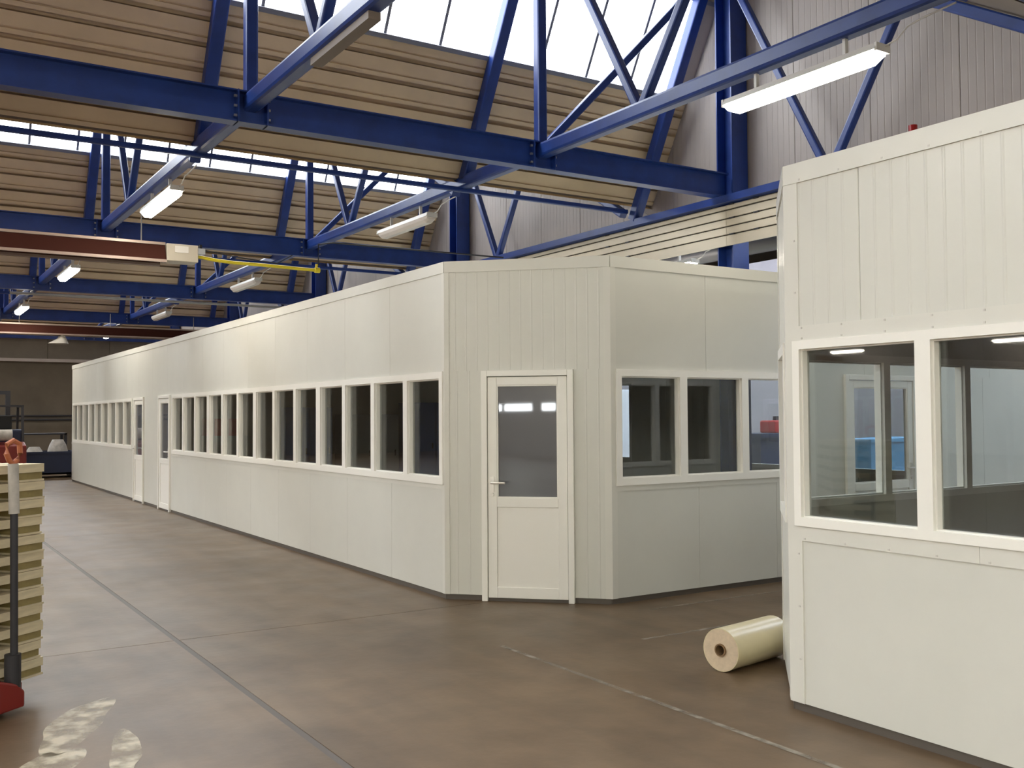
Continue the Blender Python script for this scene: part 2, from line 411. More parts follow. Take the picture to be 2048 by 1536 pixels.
# far wall
wf = MB().box(XL, XW, YF, YF+0.15, 0, 4.05).build('wall_far', 'farwall'); tag(wf, kind='structure')
for k in range(17):
    x0 = XL+k*2.308; MB().box(x0+0.01, x0+2.298, YF-0.05, YF, 4.05, 5.5).build('wall_panel', 'farwall', wf)
MB().box(XL, XW, YF, YF+0.15, 4.05, 5.6).build('wall_backing', 'farwall', wf)
MB().box(XL, XW, YF-0.45, YF, 3.93, 4.05).build('wall_ledge', 'clad', wf)
wl = MB().box(XL-0.15, XL, YB, YF, 0, 8.6).build('wall_left', 'clad'); tag(wl, kind='structure')
wb = MB().box(XL, XN, YB-0.15, YB, 0, 8.6).build('wall_back', 'clad'); tag(wb, kind='structure')
M['streak_glow'] = mat('added_streak_window', (0.8, 0.85, 0.9), 0.3, emit=(0.92, 0.97, 1.0), estr=14.0)
for i, (x0, x1) in enumerate(((-25.3, -24.45), (-24.2, -22.1), (-21.35, -20.4))):   # unseen glowing strip windows, added to put bright streaks in the corner door's glass
    w_ = MB().box(x0-0.05, x1+0.05, YB, YB+0.03, 1.86, 1.92).box(x0-0.05, x1+0.05, YB, YB+0.03, 2.2, 2.26).box(x0-0.05, x0, YB, YB+0.03, 1.92, 2.2).box(x1, x1+0.05, YB, YB+0.03, 1.92, 2.2).build('window_%d' % (i+1), 'pvc')
    tag(w_, kind='structure'); MB().box(x0, x1, YB+0.005, YB+0.015, 1.92, 2.2).build('pane', 'streak_glow', w_)
for z in (1.66, 1.82):
    tag(MB().tube([(-2, YF-0.12, z), (8, YF-0.12, z)], 0.035).build('wall_pipe', 'dark', smooth=True),
        ('lower' if z < 1.7 else 'upper')+' of two thin dark pipes running along far end wall', 'pipe', 'pipes along the far wall')

# ------------------------------------------------------------------ next hall seen through the opening and the windows
we = MB().box(XN, XN+0.15, YB, YF, 0, 7).build('wall_east', 'farwall'); tag(we, kind='structure')
wn = MB().box(XW+0.16, XN, YF, YF+0.15, 0, 7).build('wall_north', 'farwall'); tag(wn, kind='structure')
ce2 = MB().box(XW+0.16, XN, YB, YF, 7.0, 7.15).build('ceiling_2', 'roof2'); tag(ce2, kind='structure')
for k in range(8):
    y0 = -1+k*5.0
    MB().box(13.5, 17.0, y0, y0+2.6, 6.93, 6.98).build('skylight_pane', 'sky2', ce2)
M['partition'] = mat('lilac_grey_partition', (0.27, 0.25, 0.27), 0.6, noise=0.15, nscale=1.0)
wp = MB().box(19.0, 19.12, 2, 30, 0, 5.6).build('wall_partition', 'partition'); tag(wp, kind='structure')

# ------------------------------------------------------------------ blue steel: columns, girders, trusses
names_col = ['blue steel column on right wall above near office block', 'blue steel column rising behind long office at its clipped corner',
             'third blue steel column along right wall, above long office', 'fourth blue steel column far along right wall', 'blue steel column in far right corner of hall']
for i in range(5):
    y = Y1+PB*i; x = XW-0.19
    c = Thing('steel_column', (x, y, 0), names_col[i], 'column', 'columns of the right wall')
    c.part('shaft', MB().ibeam((x, y, 0), (x, y, min(ZR-0.15, roof_z(y)-0.15)), 0.30, 0.30, 0.02, 0.014, up=(0, 1, 0)), 'blue')
    c.part('base_plate', MB().box(x-0.2, x+0.2, y-0.2, y+0.2, 0, 0.02), 'dark')
names_g = ['nearest and largest blue girder crossing the hall overhead', 'second blue girder across hall, behind the tube heater',
           'third blue girder across hall, beyond the lit lamps', 'fourth blue girder across hall, dim and far', 'last blue girder close to far end wall']
for i in range(5):
    y = Y1+PB*i
    g = Thing('steel_girder', (XW-0.54, y, 4.87), names_g[i], 'girder', 'girders across the hall')
    g.part('beam', MB().ibeam((XL+0.05, y, 4.87), (XW-0.345, y, 4.87), 0.17, 0.33), 'blue')
    for tx in (T1, T2):
        for dx in (-0.16, 0.145): pl = g.part('splice_plate', MB().box(tx+dx, tx+dx+0.015, y-0.1, y+0.1, 4.705, 5.035), 'blue')
        bm_ = MB()
        for zz in (4.77, 4.87, 4.97):
            for dx in (-0.19, 0.16): bm_.box(tx+dx, tx+dx+0.03, y-0.07, y-0.045, zz-0.012, zz+0.012)
        o = g.part('bolt', bm_, 'bolt', pl); o['kind'] = 'stuff'
    # end-bay diagonal and top runner in the plane of the girder
    g.part('end_brace', MB().bar((T2+0.1, y+0.12, 5.0), (XW-0.60, y+0.12, ZR-0.65), 0.1, 0.1, r=0.02), 'blue')
    g.part('ridge_runner', MB().bar((XL+0.05, y, ZR-0.16), (XW-0.54, y, ZR-0.16), 0.12, 0.12, r=0.02), 'blue')
ZC = 4.93
def truss(x, label, wall=False):
    t = Thing('roof_truss', (x, Y1, ZC), label, 'truss', 'trusses along the hall')
    for b in range(-1, 5):
        yv, yp = valley(b), valley(b-1); yr = yv-2.0
        y0 = max(yp, -3.3)
        y1 = min(yv, YF-0.1)
        w, h = (0.16, 0.18) if not wall else (0.14, 0.10); zk = ZC if not wall else 4.65
        t.part('bottom_chord', MB().bar((x, y0, zk), (x, y1, zk), w, h, r=0.035 if not wall else 0.0), 'blue')
        if b == 4: continue
        t.part('rafter', MB().bar((x, yv-0.16, zk+0.05), (x, yr+0.02, ZR-0.24), 0.16, 0.16, up=(1, 0, 0), r=0.02), 'blue')
        if not wall: t.part('post', MB().bar((x, yr, ZC+0.05), (x, yr, ZR-0.2), 0.13, 0.13, r=0.025), 'blue')
        yn = yr-1.9
        t.part('web_brace', MB().bar((x, yn+0.03, zk+0.04), (x, yr-0.05, ZR-0.3), 0.10, 0.10, up=(1, 0, 0), r=0.02), 'blue')
        yq = yn-1.1
        t.part('web_brace', MB().bar((x, yn-0.03, zk+0.04), (x, yq, ZV+(ZR-ZV)*(yq-yp)/(PB-2)-0.1), 0.10, 0.10, up=(1, 0, 0), r=0.02), 'blue')
        t.part('top_chord', MB().bar((x, yr-0.1, ZR-0.16), (x, max(yp, -3.3)+0.1, (ZV+(ZR-ZV)*(max(yp, -3.3)-yp)/(PB-2))-0.02), 0.13, 0.13, up=(1, 0, 0), r=0.02), 'blue')
    return t
truss(T1, 'blue roof truss left of the wide skylight, carries the lit lamp over heater')
truss(T2, 'blue roof truss whose chord carries the large bright lamp, over long office')
truss(XW-0.44, 'blue roof truss flat against right wall, above the beige boards', wall=True)
for x in (-0.4, -4.0, -7.6, -13.5, -20.4, -27.4): tag(truss(x, 'blue roof truss on the rows left of the photo').o, group='trusses left of view')
# thin tie under each valley
for b, lb in ((0, 'thin blue tie bar crossing the bright strip of skylight'), (1, 'thin blue tie bar under second valley, beyond heater'),
              (2, 'thin blue tie bar under third valley, dim'), (-1, 'thin blue tie bar overhead at upper right above near office')):
    y = valley(b)-0.10
    tag(MB().bar((XL+0.05, y, 4.83), (XW-0.54, y, 4.83), 0.065, 0.065, r=0.015).build('tie_bar', 'blue'), lb, 'tie bar', 'tie bars under the valleys')

# ------------------------------------------------------------------ office building kit
def frame2(p0, p1):
    p0, p1 = Vector((*p0, 0)), Vector((*p1, 0)); u = (p1-p0); L = u.length; u.normalize()
    return p0, u, Vector((u.y, -u.x, 0)), L       # outward normal = right-hand side of travel
class Wall:
    """wall line p0->p1, outside on the right-hand side of travel"""
    def __init__(s, T, p0, p1, th=0.06): s.T = T; s.p0, s.u, s.n, s.L = frame2(p0, p1); s.th = th
    def pt(s, a, d, z): v = s.p0+s.u*a+s.n*d; return (v.x, v.y, z)
    def slab(s, a0, a1, z0, z1, d0, d1, mb=None):
        mb = mb or MB()
        return mb.loft([[s.pt(a0, d0, z), s.pt(a1, d0, z), s.pt(a1, d1, z), s.pt(a0, d1, z)] for z in (z0, z1)])
    def panels(s, a0, a1, z0, z1, rib=False, w=1.15):
        n = max(1, round((a1-a0)/w)); st = (a1-a0)/n
        for k in range(n):
            q0, q1 = a0+k*st+(0.0012 if k else 0), a0+(k+1)*st-(0.0012 if k < n-1 else 0)
            if rib:
                pr = [(q0, -0.003), (q0+0.004, 0.0)]; m = max(1, round((q1-q0)/0.105)); r = (q1-q0)/m
                for j in range(1, m):
                    c = q0+j*r; pr += [(c-0.010, 0.0), (c-0.003, 0.0022), (c+0.003, 0.0022), (c+0.010, 0.0)]
                pr += [(q1-0.004, 0.0), (q1, -0.003), (q1, -s.th), (q0, -s.th)]
            else:
                pr = [(q0, -0.0015), (q0+0.003, 0.0), (q1-0.003, 0.0), (q1, -0.0015), (q1, -s.th), (q0, -s.th)]
            mb = MB().loft([[s.pt(a, d, z) for a, d in pr] for z in (z0, z1)])
            s.T.part('wall_panel', mb, 'panel')
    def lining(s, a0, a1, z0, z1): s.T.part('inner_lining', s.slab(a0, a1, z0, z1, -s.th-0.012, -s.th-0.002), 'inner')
    def strip(s, name, a0, a1, z0, z1, d0, d1, m, piece=3.0):
        n = max(1, round((a1-a0)/piece)); st = (a1-a0)/n
        for k in range(n): s.T.part(name, s.slab(a0+k*st+0.001, a0+(k+1)*st-0.001, z0, z1, d0, d1), m)
    def window(s, a0, a1, n, z0=ZS, z1=ZH, fo=0.065, fm=0.09, q=0.012, label=None, glass='glass'):
        mb = MB(); d0, d1 = -s.th-0.01, 0.018
        s.slab(a0, a1, z1-fo, z1, d0, d1, mb); s.slab(a0, a1, z0, z0+fo, d0, d1, mb)
        st = (a1-a0)/n; edges = []
        for k in range(n+1):
            c = a0+k*st
            e0, e1 = (c, c+fo) if k == 0 else ((c-fo, c) if k == n else (c-fm/2, c+fm/2))
            s.slab(e0, e1, z0+fo, z1-fo, d0, d1, mb); edges.append((e0, e1))
        w = s.T.part('window', mb, 'pvc')
        if label: w['label'] = label
        for k in range(n):
            s.T.part('pane', s.slab(edges[k][1]-0.01, edges[k+1][0]+0.01, z0+fo-0.01, z1-fo+0.01, -0.056, -0.048), glass, w)
        if n > 1:   # slim sash beads around every pane
            for k in range(n):
                bd = MB(); e0, e1 = edges[k][1], edges[k+1][0]
                s.slab(e0, e0+q, z0+fo, z1-fo, -0.046, -0.005, bd); s.slab(e1-q, e1, z0+fo, z1-fo, -0.046, -0.005, bd)
                s.slab(e0+q, e1-q, z0+fo, z0+fo+q, -0.046, -0.005, bd); s.slab(e0+q, e1-q, z1-fo-q, z1-fo, -0.046, -0.005, bd)
                s.T.part('sash', bd, 'pvc', w)
        return w
    def door(s, a0, a1, ztop=ZH, hinge_right=True, glass='tint', hide_handle=False):
        f = 0.055; d0, d1 = -s.th-0.005, 0.03
        mb = MB(); s.slab(a0, a0+f, 0, ztop, d0, d1, mb); s.slab(a1-f, a1, 0, ztop, d0, d1, mb); s.slab(a0+f, a1-f, ztop-f, ztop, d0, d1, mb)
        w = s.T.part('door', mb, 'pvc', bevel=0.004)
        l0, l1, lz0, lz1 = a0+f+0.005, a1-f-0.005, 0.03, ztop-f-0.006
        r = 0.085; g0, g1 = 0.945, lz1-0.075
        lf = MB()
        s.slab(l0, l0+r, lz0, lz1, -0.045, 0.015, lf); s.slab(l1-r, l1, lz0, lz1, -0.045, 0.015, lf)
        s.slab(l0+r, l1-r, g1, lz1, -0.045, 0.015, lf); s.slab(l0+r, l1-r, g0-0.085, g0, -0.045, 0.015, lf)
        s.slab(l0+r, l1-r, lz0, lz0+0.1, -0.045, 0.015, lf)
        s.T.part('door_leaf', lf, 'pvc', w, bevel=0.004)
        s.T.part('door_panel', s.slab(l0+r+0.002, l1-r-0.002, lz0+0.1, g0-0.085, -0.035, 0.004), 'pvc', w)
        s.T.part('pane', s.slab(l0+r-0.008, l1-r+0.008, g0-0.008, g1+0.008, -0.018, -0.012), glass, w)
        bd = MB(); q = 0.012
        s.slab(l0+r, l0+r+q, g0, g1, -0.012, 0.008, bd); s.slab(l1-r-q, l1-r, g0, g1, -0.012, 0.008, bd)
        s.slab(l0+r+q, l1-r-q, g0, g0+q, -0.012, 0.008, bd); s.slab(l0+r+q, l1-r-q, g1-q, g1, -0.012, 0.008, bd)
        s.T.part('glazing_bead', bd, 'pvc', w)
        if not hide_handle:
            hx = l0+0.042 if hinge_right else l1-0.042; sg = 1 if hinge_right else -1
            hb = MB()
            s.slab(hx-0.016, hx+0.016, 1.0, 1.14, 0.015, 0.024, hb)
            hb.tube([s.pt(hx, 0.02, 1.085), s.pt(hx, 0.06, 1.085), s.pt(hx+sg*0.02, 0.068, 1.085), s.pt(hx+sg*0.13, 0.066, 1.085)], 0.0105)
            s.T.part('handle', hb, 'chrome', w, smooth=True)
            lk = MB().tube([s.pt(hx, 0.015, 0.975), s.pt(hx, 0.03, 0.975)], 0.016, 10)
            s.T.part('lock', lk, 'chrome', w, smooth=True)
        th = s.slab(l0, l1, 0.0, 0.028, -0.05, 0.0); s.T.part('threshold', th, 'track', w)
        return w
def corner_trim(T, c, ua, ub, na, nb, w=0.085, t=0.007):
    c, ua, ub, na, nb = Vector((*c, 0)), Vector(ua), Vector(ub), Vector(na), Vector(nb)
    k = (na+nb).normalized(); k = k*(t/max(0.3, k.dot(na)))
    pr = [c+ua*w, c+ua*w+na*t, c+k, c+ub*w+nb*t, c+ub*w, c]
    T.part('corner_trim', MB().loft([[(p.x, p.y, z) for p in pr] for z in (0.05, H-0.105)]), 'flash')

# ------------------------------------------------------------------ long office
XBK = 12.6
OF = Thing('office', ((XA+XBK)/2, 18, 0), 'long white modular office with strip windows and clipped corner with glazed door', 'office')
wl_ = Wall(OF, (XA, YEND), A)                        # long face, travel towards the camera
def aY(y): return YEND-y
wins = [(8.21, 11.33, 4), (11.33, 13.72, 3), (13.72, 16.06, 3), (16.06, 18.40, 3)]
for y0, y1, n in wins: wl_.window(aY(y1), aY(y0), n)
wl_.door(aY(19.40), aY(18.52), hinge_right=False); wl_.door(aY(21.55), aY(20.65))
for k in range(3): wl_.window(aY(29.25-2.5*k), aY(29.25-2.5*(k+1)), 3)
wl_.panels(0, wl_.L, ZH, H-0.1)                       # upper band
wl_.panels(0, aY(21.55), 0.05, ZS); wl_.panels(aY(18.52), wl_.L, 0.05, ZS)
wl_.panels(0, aY(29.25), ZS, ZH); wl_.panels(aY(21.75), aY(21.55), ZS, ZH); wl_.panels(aY(18.52), aY(18.40), ZS, ZH)
wl_.panels(aY(20.65), aY(19.40), 0.05, ZH)
wl_.strip('base_track', 0, wl_.L, 0, 0.05, -0.05, -0.012, 'track', 6)
wl_.strip('cap_flashing', 0, wl_.L, H-0.105, H, -0.075, 0.010, 'flash', 3.0)
wl_.strip('sill_flashing', aY(18.40), wl_.L, ZS-0.045, ZS, 0, 0.006, 'flash', 2.3)
wl_.strip('sill_flashing', 0, aY(21.75), ZS-0.045, ZS, 0, 0.006, 'flash', 2.5)
wl_.lining(0, wl_.L, ZH, H-0.15); wl_.lining(aY(18.4), wl_.L, 0.05, ZS)
wc = Wall(OF, A, B)                                    # clipped corner
wc.door(0.355, 1.216)
wc.panels(0, wc.L, ZH, H-0.1, rib=True, w=3); wc.panels(0, 0.355, 0.05, ZH, rib=True); wc.panels(1.216, wc.L, 0.05, ZH, rib=True)
wc.strip('base_track', 0, 0.355, 0, 0.05, -0.05, -0.012, 'track'); wc.strip('base_track', 1.216, wc.L, 0, 0.05, -0.05, -0.012, 'track')
wc.strip('cap_flashing', 0, wc.L, H-0.105, H, -0.075, 0.010, 'flash')
ws = Wall(OF, B, (XBK, B[1]))                          # face along the passage
def aX(x): return x-B[0]
ws.window(aX(5.63), aX(8.07), 3)
ws.door(aX(8.75), aX(9.96), glass='glass', hinge_right=False)
ws.panels(0, ws.L, ZH, H-0.1); ws.panels(0, aX(8.75), 0.05, ZS); ws.panels(aX(9.96), ws.L, 0.05, ZS)
ws.panels(aX(8.07), aX(8.75), ZS, ZH); ws.panels(aX(9.96), ws.L, ZS, ZH); ws.panels(0, aX(5.63), ZS, ZH)
ws.strip('base_track', 0, ws.L, 0, 0.05, -0.05, -0.012, 'track', 6)
ws.strip('cap_flashing', 0, ws.L, H-0.105, H, -0.075, 0.010, 'flash')
ws.strip('sill_flashing', aX(5.63), aX(8.07), ZS-0.05, ZS, 0, 0.006, 'flash')
wk = Wall(OF, (XBK, B[1]), (XBK, YEND))                # back, towards next hall
def bY(y): return y-B[1]
bw = [(8.8, 10.3), (10.5, 12.25), (15.3, 17.3), (18.2, 21.2), (23, 26)]
prev = B[1]
for y0, y1 in bw:
    wk.window(bY(y0), bY(y1), 1, 0.8, 2.35)
    wk.panels(bY(prev), bY(y0), 0.8, 2.35); prev = y1
wk.panels(bY(prev), wk.L, 0.8, 2.35); wk.panels(0, wk.L, 0.05, 0.8); wk.panels(0, wk.L, 2.35, H-0.1)
we_ = Wall(OF, (XBK, YEND), (XA, YEND)); we_.panels(0, we_.L, 0.05, H-0.1)
we_.strip('cap_flashing', 0, we_.L, H-0.105, H, -0.075, 0.010, 'flash')
def deck(T, pts, z0, z1, name='roof_deck', m='inner'): T.part(name, MB().loft([[(x, y, z) for x, y in pts] for z in (z0, z1)]), m)
deck(OF, [(XA+0.08, YEND-0.08), (XA+0.08, A[1]+0.05), (B[0]+0.05, B[1]+0.08), (XBK-0.08, B[1]+0.08), (XBK-0.08, YEND-0.08)], H-0.15, H-0.1)
deck(OF, [(XA+0.09, 20.05), (XBK-0.09, 20.05), (XBK-0.09, 20.13), (XA+0.09, 20.13)], 0.02, H-0.16, 'inner_partition')
def uv(w): return w.u, -w.u, w.n
corner_trim(OF, A, -wl_.u, wc.u, wl_.n, wc.n, 0.045); corner_trim(OF, B, -wc.u, ws.u, wc.n, ws.n, 0.06)

# ------------------------------------------------------------------ near office block
NB = Thing('office', (7.2, 2.2, 0), 'near white office block at right, ribbed upper wall, two big panes', 'office')
n1 = Wall(NB, C, (XA, -0.6))
def cY(y): return C[1]-y
n1.window(cY(3.975), cY(1.425), 3, fo=0.05, q=0.008); n1.window(cY(1.35), cY(-0.40), 2)
n1.panels(0, 0.52, ZH, H-0.1, rib=True); n1.panels(0.522, n1.L, ZH, H-0.1, rib=True, w=1.15); n1.panels(0, n1.L, 0.05, ZS, w=1.5); n1.panels(0, cY(3.975), ZS, ZH)
n1.panels(cY(1.425), cY(1.35), ZS, ZH); n1.panels(cY(-0.40), n1.L, ZS, ZH)
n1.strip('base_track', 0, n1.L, 0, 0.05, -0.05, -0.012, 'track', 6)
n1.strip('cap_flashing', 0, n1.L, H-0.115, H, -0.075, 0.010, 'flash', 2.2)
n1.strip('head_flashing', 0.04, n1.L, ZH+0.0, ZH+0.085, 0, 0.008, 'flash', 2.3)
n1.strip('sill_flashing', 0.04, n1.L, ZS-0.085, ZS, 0, 0.008, 'flash', 1.1)
sc_ = MB()
for k in range(16):
    a = 0.12+k*0.28
    for z in (ZH+0.012, ZH+0.072, ZS-0.072, H-0.10):
        n1.slab(a-0.005, a+0.005, z-0.005, z+0.005, 0.008, 0.0125, sc_)
for z in [0.3+0.3*i for i in range(9)]: n1.slab(0.07, 0.08, z-0.005, z+0.005, 0.006, 0.0115, sc_)
o = NB.part('screw_head', sc_, 'housing'); o['kind'] = 'stuff'
n2 = Wall(NB, D, C)
n2.window(0.14, n2.L-0.10, 1)
n2.panels(0, n2.L, ZH, H-0.1, rib=True); n2.panels(0, n2.L, 0.05, ZS); n2.panels(0, 0.14, ZS, ZH); n2.panels(n2.L-0.10, n2.L, ZS, ZH)
n2.strip('base_track', 0, n2.L, 0, 0.05, -0.05, -0.012, 'track')
n2.strip('cap_flashing', 0, n2.L, H-0.115, H, -0.075, 0.010, 'flash')
XB2 = 12.0
n3 = Wall(NB, (XB2, D[1]), D)
def dX(x): return XB2-x
n3.window(dX(9.22), dX(5.26), 4, fo=0.05, fm=0.07)
n3.panels(0, n3.L, ZH, H-0.1); n3.panels(0, n3.L, 0.05, ZS); n3.panels(0, dX(9.22), ZS, ZH); n3.panels(dX(5.26), n3.L, ZS, ZH)
n3.strip('cap_flashing', 0, n3.L, H-0.115, H, -0.075, 0.010, 'flash')
n4 = Wall(NB, (XA, -0.6), (XB2, -0.6)); n4.panels(0, n4.L, 0.05, H-0.1)
n5 = Wall(NB, (XB2, -0.6), (XB2, D[1])); n5.panels(0, n5.L, 0.05, H-0.1)
deck(NB, [(XA+0.08, -0.5), (XA+0.08, C[1]-0.03), (D[0]+0.03, D[1]-0.08), (XB2-0.08, D[1]-0.08), (XB2-0.08, -0.5)], H-0.15, H-0.1, m='seam')
corner_trim(NB, C, -n2.u, n1.u, n2.n, n1.n, 0.10); corner_trim(NB, D, -n3.u, n2.u, n3.n, n2.n, 0.06)

# ------------------------------------------------------------------ lamps
def make_lamp(lit, label, group, m='lamp'):
    t = Thing('strip_lamp', (0, 0, 0), label, 'lamp', group)
    L = 0.86
    t.part('housing', MB().extr([(-0.095, 0.0), (0.095, 0.0), (0.075, 0.055), (-0.075, 0.055)], (0, -L, 0), (1, 0, 0), (0, 0, 1), (0, 2*L, 0)), 'housing')
    rings = []
    for y, k in ((-L+0.02, 0.55), (-L+0.10, 1.0), (L-0.10, 1.0), (L-0.02, 0.55)):
        rings.append([(x*(0.6+0.4*k), y, z*k) for x, z in ((-0.093, -0.001), (-0.085, -0.045), (-0.045, -0.085), (0.045, -0.085), (0.085, -0.045), (0.093, -0.001))])
    t.part('diffuser', MB().loft(rings), m if lit else 'lamp_off')
    for sg in (-1, 1): t.part('end_cap', MB().box(-0.085, 0.085, sg*L-0.012, sg*L+0.012, -0.012, 0.055), 'housing')
    for sg in (-1, 1): t.part('hanger', MB().box(-0.02, 0.02, sg*0.5-0.015, sg*0.5+0.015, 0.055, 0.215), 'housing')
    t.part('cable', MB().tube([(0.03, -L, 0.04), (0.03, -L-0.12, 0.06), (0.05, -L-0.2, 0.14), (0.09, -L-0.3, 0.18), (0.09, -L-0.6, 0.20)], 0.008, 6), 'housing')
    return t.o
ZL = 4.63
yl = lambda k: 6.1+PB*k
lit0 = make_lamp(True, 'bright strip lamp on left truss just above the tube heater', 'lit strip lamps')
off0 = make_lamp(False, 'unlit strip lamp, nearest of those along truss over long office', 'unlit strip lamps')
near = make_lamp(True, 'large glaring strip lamp nearest, on truss above near office', 'lit strip lamps', 'lamp_near')
near.location = (T2, 5.95, ZL)
lit0.location = (T1, yl(1), ZL)
lit = [(T1, yl(2), 'lit strip lamp seen below the tube heater, second on left truss'),
       (T1, yl(3), 'small lit strip lamp third along the left truss'), (T1, yl(4), 'far lit strip lamp fourth on left truss, at photo edge'),
       (T2, yl(4)-0.2, 'far lit strip lamp just above receding top of long office')]
for x, y, lb in lit: clone(lit0, (x, y, ZL), lb)
off0.location = (T2, yl(1)-0.15, ZL)
clone(off0, (T2, yl(2), ZL), 'unlit strip lamp second along truss over long office, small')
clone(off0, (T2, yl(3), ZL), 'unlit strip lamp farthest along truss over long office, tiny')
tag(MB().box(T1-0.045, T1+0.06, 6.98, 8.2, 4.775, 4.838).build('cable_tray', 'roof2'), 'brown grey cable tray under left truss chord, ends against bright skylight', 'cable tray')
fill0 = make_lamp(True, 'added strip lamp behind the camera, brightens the corner walls', 'added lamp rows behind view', 'lamp_fill'); fill0.location = (T1, yl(-2), ZL)  # unseen fill lamp, added to brighten walls facing the camera
for x in (-0.4, -4.0, -7.6, -13.5, -20.4, -27.4):
    for k in (-2, -1, 0, 1, 2, 3, 4):
        clone(fill0 if k < -1 else lit0, (x, yl(k), ZL if x > -25 else 4.50), 'unseen lit strip lamp on the rows left of view', 'lamp rows left of view')  # rearmost lamp of each row is an added, overbright fill
for x, k in ((T2, -1), (T1, -1), (T2, -2)): clone(fill0 if k < -1 else lit0, (x, yl(k), ZL), 'added strip lamp behind the camera, brightens the corner walls', 'added lamp rows behind view')  # more unseen lamps added behind the camera for the corner walls
gl_ = clone(lit0, (10.95, 12.6, 4.13), 'lit strip lamp glimpsed through gap under beige boards', rotz=R(0))
for sg in (-1, 1):
    MB().box(-0.012, 0.012, sg*0.5-0.012, sg*0.5+0.012, 0.215, 2.865).build('suspension_rod', 'pipe', gl_)

# ------------------------------------------------------------------ radiant tube heaters, hose, pipe
def heater(y, x0, x1, z, label):
    t = Thing('tube_heater', (x1, y, z), label, 'heater')
    t.part('reflector', MB().extr([(-0.20, 0.0), (-0.205, 0.0), (-0.105, 0.25), (0.105, 0.25), (0.205, 0.0), (0.20, 0.0), (0.10, 0.245), (-0.10, 0.245)], (x0, y, z), (0, 1, 0), (0, 0, 1), (x1-x0, 0, 0)), 'reflector')
    for sg in (-1, 1):
        t.part('radiant_tube', MB().tube([(x0, y+sg*0.07, z+0.10), (x1, y+sg*0.07, z+0.10)], 0.045, 10), 'reflector', smooth=True)
        t.part('lower_lip', MB().box(x0, x1, y+sg*0.215-0.02, y+sg*0.215+0.02, z-0.03, z+0.012), 'lip')
        t.part('upper_lip', MB().box(x0, x1, y+sg*0.11-0.02, y+sg*0.11+0.02, z+0.245, z+0.285), 'lip')
    hb = x0+0.8
    while hb < x1:
        t.part('hanger', MB().tube([(hb, y, z+0.25), (hb, y, ZV-0.1)], 0.01, 6), 'pipe'); hb += 2.4
    return t
h1 = heater(15.5, XL+0.3, 3.62, 4.06, 'long brown tube heater hung below second girder, grey burner box at end')
bx = h1.part('burner_box', MB().box(3.63, 4.10, 15.33, 15.67, 4.07, 4.33), 'box', bevel=0.01)
h1.part('box_cover', MB().box(3.75, 3.95, 15.318, 15.33, 4.20, 4.30), 'housing', bx)
h2 = heater(30.8, XL+0.3, 8.8, 4.1, 'far brown tube heater crossing hall above end of long office')
pts = [(4.10, 15.5, 4.19), (4.2, 15.5, 4.18), (4.4, 15.5, 4.155), (4.7, 15.5, 4.138), (5.1, 15.5, 4.137), (5.5, 15.5, 4.130), (5.8, 15.5, 4.122), (6.07, 15.5, 4.12)]
hs_ = Thing('gas_hose', (4.12, 15.5, 4.13), 'yellow gas hose running from heater burner box towards long office', 'hose')
hs_.part('hose', MB().tube(pts, 0.028, 8), 'yellow', smooth=True)
e = Vector(pts[-1]); hs_.part('end_fitting', MB().tube([e-Vector((0.03, 0, 0)), e+Vector((0.05, 0, 0))], 0.045, 10).tube([e, e+Vector((0, 0, 0.10))], 0.022, 8), 'yellow', smooth=True)
tag(MB().tube([(e.x+0.03, 15.5, e.z+0.08), (e.x+0.03, 15.5, 4.55), (e.x+0.3, 15.5, 4.6), (XW-0.54, 15.5, 4.62)], 0.014, 8).build('gas_pipe', 'dark', smooth=True), 'dark gas pipe leading from yellow hose end to right wall', 'pipe')
jb = Thing('junction_box', (4.72, 17.5, 4.62), 'small pale junction box with wire under second girder', 'junction box')
jb.part('box', MB().box(4.66, 4.79, 17.45, 17.55, 4.55, 4.65), 'white', bevel=0.008)
jb.part('wire', MB().tube([(4.55, 17.6, 4.67), (4.72, 17.5, 4.64), (5.3, 17.5, 4.56), (6.1, 17.5, 4.50), (6.4, 17.55, 4.68)], 0.010, 6), 'dark')
jb.part('clip', MB().box(4.70, 4.74, 17.48, 17.66, 4.65, 4.72), 'dark')
tag(MB().tube([(2.5, 25.2, 4.58), (8.5, 25.2, 4.58), (XW-0.3, 25.2, 4.60)], 0.03, 8).build('ceiling_pipe', 'pipe', smooth=True), 'thin grey pipe with a glint in front of third girder', 'pipe')
fx = Thing('hanging_fixture', (4.4, 30.8, 3.85), 'small pale cone fixture hanging under far tube heater', 'fixture')
fx.part('stem', MB().box(4.34, 4.46, 30.6, 31.0, 4.04, 4.07), 'box')
fx.part('cone', MB().loft([[(4.40+rr*math.cos(t*math.pi/6)-(0.1 if rr > 0.2 else 0), 30.8+rr*math.sin(t*math.pi/6), z) for t in range(12)] for rr, z in ((0.09, 4.04), (0.13, 3.98), (0.27, 3.84))]), 'housing', smooth=True)

# red beacon on near office roof
bc = Thing('alarm_beacon', (8.6, 6.0, 3.9), 'small red alarm beacon peeking above top of near office', 'beacon')
bz = 4.80; byy = 7.13
bc.o.location = (XW-0.2, byy, bz); bc.loc = Vector((XW-0.2, byy, bz))
bc.part('lens', MB().loft([[(XW-0.12-0.05+0.05*math.cos(t*math.pi/6), byy+0.05*math.sin(t*math.pi/6), z) for t in range(12)] for z in (4.91, 4.98, 5.03)]), 'lens', smooth=True)
bc.part('mount', MB().box(XW-0.25, XW-0.02, byy-0.06, byy+0.06, 4.80, 4.91), 'dark')

